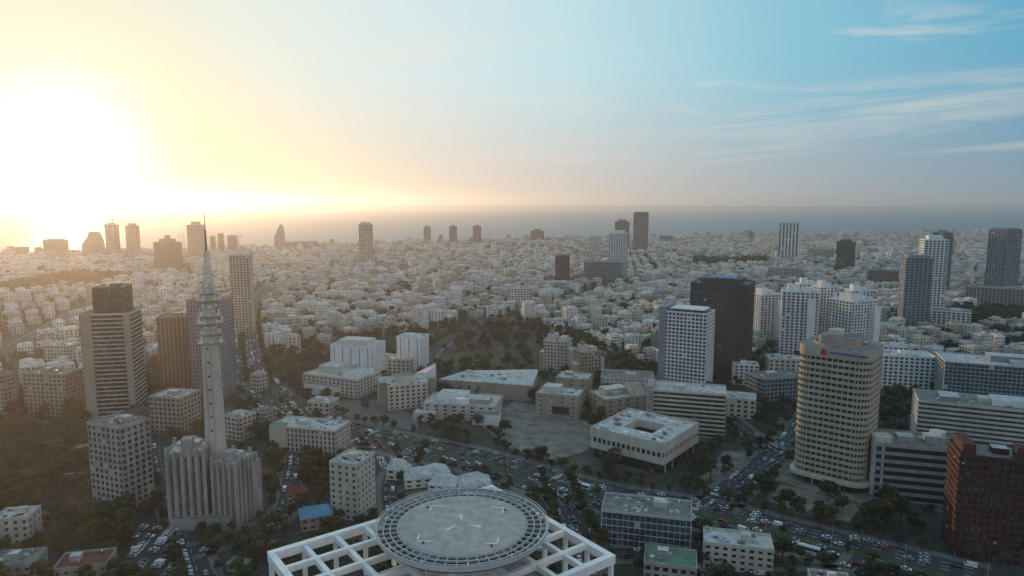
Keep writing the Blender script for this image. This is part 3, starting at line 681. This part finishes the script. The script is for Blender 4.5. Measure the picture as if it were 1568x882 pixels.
# ------------------------------------------------------------------ helipad building (foreground)
hx,hy,hz=-11.1,145.8,89.0
C=Vector((-5.5,179.4)); A=Vector((-.803,-.596)); B=Vector((.596,-.803)); LA,LB=60.0,46.0
cen=C+A*LA/2+B*LB/2
mb=MB()
rz=math.atan2(-A.y,-A.x)
def q2(a,b): p=C+A*a+B*b; return (p.x-hx,p.y-hy)
nA,nB=8,6
for i in range(nA+1):
    w=1.5 if i in (0,nA) else 1.05; p=q2(LA*i/nA,0);q=q2(LA*i/nA,LB); mb.beam((*p,82-.004*1),(*q,82-.004),w,'frame',1.9 if i in(0,nA) else 1.3)
for j in range(nB+1):
    w=1.5 if j in (0,nB) else 1.05; p=q2(-.6,LB*j/nB);q=q2(LA+.6,LB*j/nB); mb.beam((*p,82.1),(*q,82.1),w,'frame',2.0 if j in(0,nB) else 1.35)
for i in range(nA+1):
    for j in range(nB+1):
        if i in (0,nA) or j in (0,nB) or (i%3==0 and j%3==0):
            p=q2(LA*i/nA,LB*j/nB); mb.box(p[0],p[1],70,81.3,.9,.9,'frame',rz)
c=(cen.x-hx,cen.y-hy)
mb.at(c[0],c[1],0,rz); facade(mb,LA-5,LB-5,70,fh=4,band=.3,bay=3.2,pier=.2,wall='white',glass='glassb',roof='roofd',clut=60,heat=False,rg=random.Random(5))
mb.at()
mb.cyl(0,0,68,hz-5,8,9,28,'frame'); mb.cyl(0,0,hz-5,hz-1.2,9,14,40,'metal')
mb.cyl(0,0,hz-.9,hz-.3,14.3,14.3,72,'deck')
for r in (14.4,16.0,17.5): mb.ring(0,0,hz-.75,hz-.35,r,r+.22,72,'metal')
mb.ring(0,0,hz-1.1,hz-.1,18.8,19.15,72,'metal'); mb.ring(0,0,hz+.1,hz+.22,19.3,19.42,72,'metal')
for i in range(48):
    a=2*math.pi*i/48; ca,sa=math.cos(a),math.sin(a)
    mb.beam((14.3*ca,14.3*sa,hz-.58),(19*ca,19*sa,hz-.58),.16,'metal',.5)
    if i%2==0: mb.beam((9*ca,9*sa,hz-5),(18.6*ca,18.6*sa,hz-1.2),.35,'frame')
    if i%4==1: mb.box(18.2*ca,18.2*sa,hz-.3,hz+.25,.3,.3,'white')
mb.ring(0,0,hz-1.6,hz-1.5,14.1,18.7,72,'dark')  # flat dark annulus standing in for the shade seen through the open ring
for r,a in ((11.5,.6),(12,2.4),(11.8,4.0),(12.3,5.3)): mb.box(r*math.cos(a),r*math.sin(a),hz-.3,hz-.05,.5,.5,'dark')
def mk(x,y,w,d,r=0,k='paint'): mb.box(x,y,hz-.3,hz-.292,w,d,k,rot=r)
ang=R(-4)
for sx in (-1,1):
    for sy in (-1,1):
        x,y=sx*8.6,sy*8.6; c_,s_=math.cos(ang),math.sin(ang)
        mk((x-sx*1.5)*c_-y*s_,(x-sx*1.5)*s_+y*c_,3,.45,ang); mk(x*c_-(y-sy*1.6)*s_,x*s_+(y-sy*1.6)*c_,.45,2.2,ang)
for i,a in enumerate((90,210,330)):
    a=R(a+10); mb.add([(1.2*math.cos(a),1.2*math.sin(a),hz-.29),(4.4*math.cos(a-.12),4.4*math.sin(a-.12),hz-.29),(4.4*math.cos(a+.12),4.4*math.sin(a+.12),hz-.29)],[[0,1,2]],'paint')
mb.obj('helipad_tower',hx,hy,0,0)
footprints.append((hx,hy,50))

# ------------------------------------------------------------------ generic city
def proto(i):
    g=random.Random(100+i); mb=MB()
    fl=[3,4,4,3,5,4,6,3,4,5,4,8][i]; w=[18,20,16,22,18,24,20,15,19,16,26,18][i]; d=[14,15,14,12,15,13,16,14,17,20,14,18][i]
    b=[.45,.5,.4,.48,.42,.5,.4,.5,.45,.45,.5,.4][i]
    facade(mb,w,d,fl*3.1,wall='res',band=b,bay=g.choice((3.4,4,4.6)),pier=g.uniform(.4,.6),roof='resroof',clut=g.randint(8,14),rg=g,balc=g.choice((0,1.4,1.6)),par=.9,ac=1.3)
    if i%3==1:
        mb.at(w*.35,d*.45); facade(mb,w*.35,d*.5,fl*3.1-3,wall='res',band=b,pier=.5,roof='resroof',par=.8); mb.at()
    if i%4==2: mb.box(-w*.22,0,fl*3.1,fl*3.1+2.9,w*.4,d*.6,'res',top='resroof')
    if i%3==2: mb.box(w*.2,-d*.1,fl*3.1,fl*3.1+2.6,w*.45,d*.45,'res',top='resroof')
    return mb
protos=[proto(i) for i in range(12)]
pme=[p.mesh('apartment_mesh') for p in protos]
pobj=[p.obj('apartment_kind_%02d'%i,link=False) for i,p in enumerate(protos)]
def scatter(name,pts,protoobjs):
    col=bpy.data.collections.new(name+'_kinds')
    for o in protoobjs: col.objects.link(o)
    me=bpy.data.meshes.new(name+'_pts'); me.from_pydata([p[0] for p in pts],[],[])
    a=me.attributes.new('rot','FLOAT_VECTOR','POINT'); a.data.foreach_set('vector',[c for p in pts for c in (0,0,p[1])])
    a=me.attributes.new('scl','FLOAT_VECTOR','POINT'); a.data.foreach_set('vector',[c for p in pts for c in p[2]])
    a=me.attributes.new('idx','INT','POINT'); a.data.foreach_set('value',[p[3] for p in pts])
    o=bpy.data.objects.new(name,me); root.objects.link(o)
    ng=bpy.data.node_groups.new(name+'_gn','GeometryNodeTree')
    ng.interface.new_socket('Geometry',in_out='INPUT',socket_type='NodeSocketGeometry'); ng.interface.new_socket('Geometry',in_out='OUTPUT',socket_type='NodeSocketGeometry')
    N=ng.nodes;L=ng.links; gi=N.new('NodeGroupInput');go=N.new('NodeGroupOutput'); iop=N.new('GeometryNodeInstanceOnPoints'); ci=N.new('GeometryNodeCollectionInfo')
    ci.inputs['Collection'].default_value=col; ci.inputs['Separate Children'].default_value=True; ci.inputs['Reset Children'].default_value=True
    def na(n,t): x=N.new('GeometryNodeInputNamedAttribute'); x.data_type=t; x.inputs['Name'].default_value=n; return x.outputs['Attribute']
    L.new(gi.outputs[0],iop.inputs['Points']); L.new(ci.outputs[0],iop.inputs['Instance']); iop.inputs['Pick Instance'].default_value=True
    L.new(na('idx','INT'),iop.inputs['Instance Index']); L.new(na('rot','FLOAT_VECTOR'),iop.inputs['Rotation']); L.new(na('scl','FLOAT_VECTOR'),iop.inputs['Scale'])
    L.new(iop.outputs[0],go.inputs[0]); md=o.modifiers.new('scatter','NODES'); md.node_group=ng
    return o
bnd=[P(*p) for p in ((-60,655),(0,650),(140,600),(250,570),(360,550),(460,545),(520,525),(600,512),(660,505),(740,490),(830,500),(940,545),(1000,570),(1140,570),(1330,550),(1440,560),(1568,570),(1640,570))]
bb=[(x/y,y) for x,y in bnd]
def front_y(x,y):
    r=x/y
    if r<=bb[0][0]: return bb[0][1]
    for a,b in zip(bb,bb[1:]):
        if a[0]<=r<=b[0]: return a[1]+(b[1]-a[1])*(r-a[0])/(b[0]-a[0])
    return bb[-1][1]
parks=[[P(*p) for p in q] for q in ([(660,535),(690,515),(785,498),(820,512),(815,545),(740,550)],[(0,440),(120,420),(230,425),(150,440),(0,455)],[(1440,480),(1568,470),(1568,500),(1450,505)],[(1050,400),(1180,398),(1180,408),(1060,410)])]
dist=[]
g=random.Random(5)
for i in range(60): dist.append((g.uniform(-3000,3600),g.uniform(300,4000),R(g.choice((22,-8,30,14,-20,38)))))
near_pts=[];far_pts=[];far_trees=[]
def nearest(x,y): return min(range(len(dist)),key=lambda k:(dist[k][0]-x)**2+(dist[k][1]-y)**2)
PX,PY=21.5,19.5
for di,(dx,dy,dr) in enumerate(dist):
    c,s=math.cos(dr),math.sin(dr)
    for i in range(-40,41):
        for j in range(-42,43):
            lx=i*PX+(i//6)*9; ly=j*PY+(j//2)*10
            x=dx+lx*c-ly*s; y=dy+lx*s+ly*c
            if y<420 or abs(x)>y*.84+50 or y>coast_y(x)-45: continue
            if y<front_y(x,y)+10: continue
            if nearest(x,y)!=di: continue
            if y<1300 and near_road(x,y,9): continue
            inpark=any(inside(x,y,p) for p in parks)
            if any((x-a)**2+(y-b)**2<(r+7)**2 for a,b,r in footprints):
                continue
            rr_=g.random()
            if inpark or rr_<.1:
                for k in range(4 if not inpark else 9): far_trees.append(((x+g.uniform(-12,12),y+g.uniform(-12,12),0),g.uniform(0,6),(g.uniform(.75,1.3),)*3,g.randrange(5)))
                continue
            x+=g.uniform(-2.5,2.5);y+=g.uniform(-2.5,2.5)
            idx=g.choice((0,1,2,3,4,5,7,8,9,10,0,1,2,3,5,7,8,4,6)) if g.random()>.03 else 11
            sc=(g.uniform(.68,.95),g.uniform(.68,.95),g.uniform(.75,1.2)); rot=dr+g.choice((0,math.pi/2,math.pi,0))+g.uniform(-.06,.06)
            (near_pts if y<850 else far_pts).append(((x,y,0),rot,sc,idx))
            for k in range(g.choice((2,2,3,4))):
                a=g.uniform(0,6.28); rd=g.uniform(10.5,14)
                far_trees.append(((x+rd*math.cos(a),y+rd*math.sin(a),0),g.uniform(0,6),(g.uniform(.6,1.1),)*3,g.randrange(5)))
for p,rot,sc,idx in near_pts:
    o=put(pme[idx],'apartment_building',p[0],p[1],0,rot); o.scale=sc
scatter('distant_apartment_buildings',far_pts,pobj); scatter('distant_trees',far_trees,far_tree)
blocked=lambda x,y,m:any((x-a)**2+(y-b)**2<(r*.82+m)**2 for a,b,r in footprints)
cnt=0
for k in range(15000):
    y=g.uniform(250,900); x=g.uniform(-.84,.84)*y
    if y>front_y(x,y)+15: continue
    if g.random()>y/900: continue
    if near_road(x,y,1.0) or blocked(x,y,1.5) : continue
    if any(inside(x,y,p) for p in open_polys) and g.random()>.05: continue
    dens=.32
    if x/y<-.5: dens=1
    elif x/y<-.2 and y<400: dens=.6
    elif x/y>.25 and y<430: dens=.65
    if g.random()>dens: continue
    put(g.choice(near_tree),'tree',x,y,0,g.uniform(0,6),g.uniform(.7,1.35)); cnt+=1
for pl,off,st in ((main,20,9),(main,-20,9),(main,0,16),(r2,11,9),(r2,-11,10),(r4,7.5,8),(r4,-7.5,9),(r6,7,8),(r6,-7,8),(r8,6,9),(r9,8,8),(r9,-8,8),(r5,10,8),(r5,-10,8),(r10,8,8),(r11,7,8),(r11,-7,9)):
    for x,y,a in resample(pl,st):
        if y>1000 or g.random()<.25: continue
        xx,yy=x-math.sin(a)*off,y+math.cos(a)*off
        pm=(off==0 and g.random()<.7)
        put(palm_me if pm else g.choice(near_tree),'palm_tree' if pm else 'tree',xx,yy,.1,g.uniform(0,6),g.uniform(.55,.9)*(.8 if off==0 else 1)); cnt+=1
print('counts',len(near_pts),len(far_pts),len(far_trees),cnt)

# ------------------------------------------------------------------ haze
hm=bpy.data.materials.new('haze_air'); hm.use_nodes=True; N=hm.node_tree.nodes; L=hm.node_tree.links; N.clear()
o=N.new('ShaderNodeOutputMaterial'); vs_=N.new('ShaderNodeVolumeScatter'); vs_.inputs['Color'].default_value=(.96,.96,1,1); vs_.inputs['Density'].default_value=9e-5; vs_.inputs['Anisotropy'].default_value=.68
L.new(vs_.outputs[0],o.inputs['Volume']); M['haze']=hm
mb=MB(); mb.box(0,9000,-5,300,36000,21000,'haze'); mb.obj('atmospheric_haze')
# ------------------------------------------------------------------ sun, sky, camera
SUN_AZ=math.atan((95-CX)/F/(CP+(CY-250)/F*SP)); SUN_EL=R(3.4)
S=Vector((math.sin(SUN_AZ)*math.cos(SUN_EL),math.cos(SUN_AZ)*math.cos(SUN_EL),math.sin(SUN_EL)))
ld=bpy.data.lights.new('sun','SUN'); ld.energy=3.5; ld.angle=R(.5); ld.color=(1,.62,.32)
lo_=bpy.data.objects.new('sun',ld); lo_.rotation_euler=(-S).to_track_quat('-Z','Y').to_euler(); root.objects.link(lo_)
w=bpy.data.worlds.new('World'); scene.world=w; w.use_nodes=True; N=w.node_tree.nodes; L=w.node_tree.links
bg=N['Background']; bg.inputs['Strength'].default_value=.1
def mth(op,a,b=None,c=None,clamp=False):
    n=N.new('ShaderNodeMath'); n.operation=op; n.use_clamp=clamp
    for i,v in enumerate((a,b,c)):
        if v is None: continue
        if isinstance(v,(int,float)): n.inputs[i].default_value=v
        else: L.new(v,n.inputs[i])
    return n.outputs[0]
def ramp(fac,stops):
    n=N.new('ShaderNodeValToRGB'); e=n.color_ramp.elements
    while len(e)<len(stops): e.new(.5)
    for i,(p,c) in enumerate(stops): e[i].position=p; e[i].color=(*c,1)
    L.new(fac,n.inputs[0]); return n.outputs[0]
def mix(f,a,b,op='MIX'):
    n=N.new('ShaderNodeMix'); n.data_type='RGBA'; n.blend_type=op; n.clamp_factor=True
    for k,v in ((0,f),(6,a),(7,b)):
        if isinstance(v,(int,float)): n.inputs[k].default_value=v
        elif isinstance(v,tuple): n.inputs[k].default_value=(*v,1)
        else: L.new(v,n.inputs[k])
    return n.outputs[2]
sk=N.new('ShaderNodeTexSky'); sk.sky_type='NISHITA'; sk.sun_disc=False; sk.sun_elevation=SUN_EL; sk.sun_rotation=SUN_AZ; sk.altitude=100; sk.air_density=1.0; sk.dust_density=.6; sk.ozone_density=2
tc=N.new('ShaderNodeTexCoord'); nv=N.new('ShaderNodeVectorMath'); nv.operation='NORMALIZE'; L.new(tc.outputs['Generated'],nv.inputs[0])
dt=N.new('ShaderNodeVectorMath'); dt.operation='DOT_PRODUCT'; L.new(nv.outputs[0],dt.inputs[0]); dt.inputs[1].default_value=S
ga=mth('DIVIDE',mth('ARCCOSINE',mth('MINIMUM',dt.outputs['Value'],.999999)),math.pi)
sx=N.new('ShaderNodeSeparateXYZ'); L.new(nv.outputs[0],sx.inputs[0])
el=mth('ARCSINE',sx.outputs['Z'])
q=lambda d:d/180
hi=ramp(ga,[(0,(.95,.88,.6)),(q(9),(.9,.88,.68)),(q(16),(.84,.92,.84)),(q(26),(.76,.9,.92)),(q(38),(.6,.84,.9)),(q(54),(.3,.63,.78)),(q(72),(.12,.42,.63)),(q(100),(.32,.48,.64)),(q(140),(.58,.7,.84)),(1,(.68,.72,.8))])
lo=ramp(ga,[(0,(1,.8,.45)),(q(12),(1,.8,.46)),(q(22),(.9,.74,.54)),(q(34),(.76,.64,.58)),(q(50),(.52,.51,.53)),(q(70),(.28,.37,.45)),(q(110),(.38,.42,.5)),(1,(.65,.62,.66))])
ef=N.new('ShaderNodeMapRange'); ef.interpolation_type='SMOOTHSTEP'; ef.inputs[1].default_value=R(-2); ef.inputs[2].default_value=R(11.5); L.new(el,ef.inputs[0])
base=mix(ef.outputs[0],lo,hi)
az=mth('ARCTAN2',sx.outputs['X'],sx.outputs['Y'])
def cirrus(base,seed,ks,ke,tilt,t0,t1,e0,e1,e2,e3,amt,col):
    cv=N.new('ShaderNodeCombineXYZ'); L.new(mth('MULTIPLY',az,ks),cv.inputs[0]); L.new(mth('ADD',mth('MULTIPLY',el,ke),mth('MULTIPLY',az,tilt)),cv.inputs[1]); cv.inputs[2].default_value=seed
    nz=N.new('ShaderNodeTexNoise'); nz.inputs['Scale'].default_value=1.1; nz.inputs['Detail'].default_value=8; nz.inputs['Roughness'].default_value=.62; nz.inputs['Distortion'].default_value=.6; L.new(cv.outputs[0],nz.inputs['Vector'])
    outs=[]
    for a,b,src,it in ((t0,t1,nz.outputs['Fac'],'LINEAR'),(R(e0),R(e1),el,'SMOOTHSTEP'),(R(e3),R(e2),el,'SMOOTHSTEP')):
        m=N.new('ShaderNodeMapRange'); m.interpolation_type=it; m.inputs[1].default_value=a; m.inputs[2].default_value=b; L.new(src,m.inputs[0]); outs.append(m.outputs[0])
    return mix(mth('MULTIPLY',mth('MULTIPLY',outs[0],outs[1]),mth('MULTIPLY',outs[2],amt)),base,col)
base=cirrus(base,3.7,3.2,20,1.2,.54,.76,5,8,12,18,.55,(.92,.87,.76))
base=cirrus(base,9.1,2.2,34,-1.5,.48,.7,2,5,7.5,10,.5,(.92,.84,.75))
gl=mth('EXPONENT',mth('MULTIPLY',mth('POWER',mth('MULTIPLY',ga,180/4.6),2),-1))
gl2=mth('EXPONENT',mth('MULTIPLY',mth('MULTIPLY',ga,180/5.0),-1))
def vsc(col,f):
    n=N.new('ShaderNodeVectorMath'); n.operation='SCALE'
    if isinstance(col,tuple): n.inputs[0].default_value=col
    else: L.new(col,n.inputs[0])
    if isinstance(f,(int,float)): n.inputs['Scale'].default_value=f
    else: L.new(f,n.inputs['Scale'])
    return n.outputs[0]
def vadd(a,b):
    n=N.new('ShaderNodeVectorMath'); n.operation='ADD'; L.new(a,n.inputs[0]); L.new(b,n.inputs[1]); return n.outputs[0]
tot=vadd(vadd(vsc(base,8.8),vsc((1,.85,.5),mth('MULTIPLY',gl,16))),vadd(vsc((1,.78,.4),mth('MULTIPLY',gl2,2)),vsc(sk.outputs[0],.05)))
L.new(tot,bg.inputs['Color'])
cd=bpy.data.cameras.new('camera'); cd.lens=24; cd.sensor_width=36; cd.clip_start=1; cd.clip_end=100000
co=bpy.data.objects.new('camera',cd); co.location=(0,0,H); co.rotation_euler=(math.pi/2-PITCH,0,0); root.objects.link(co); scene.camera=co
scene.view_settings.view_transform='Standard'; scene.view_settings.look='None'; scene.view_settings.exposure=0
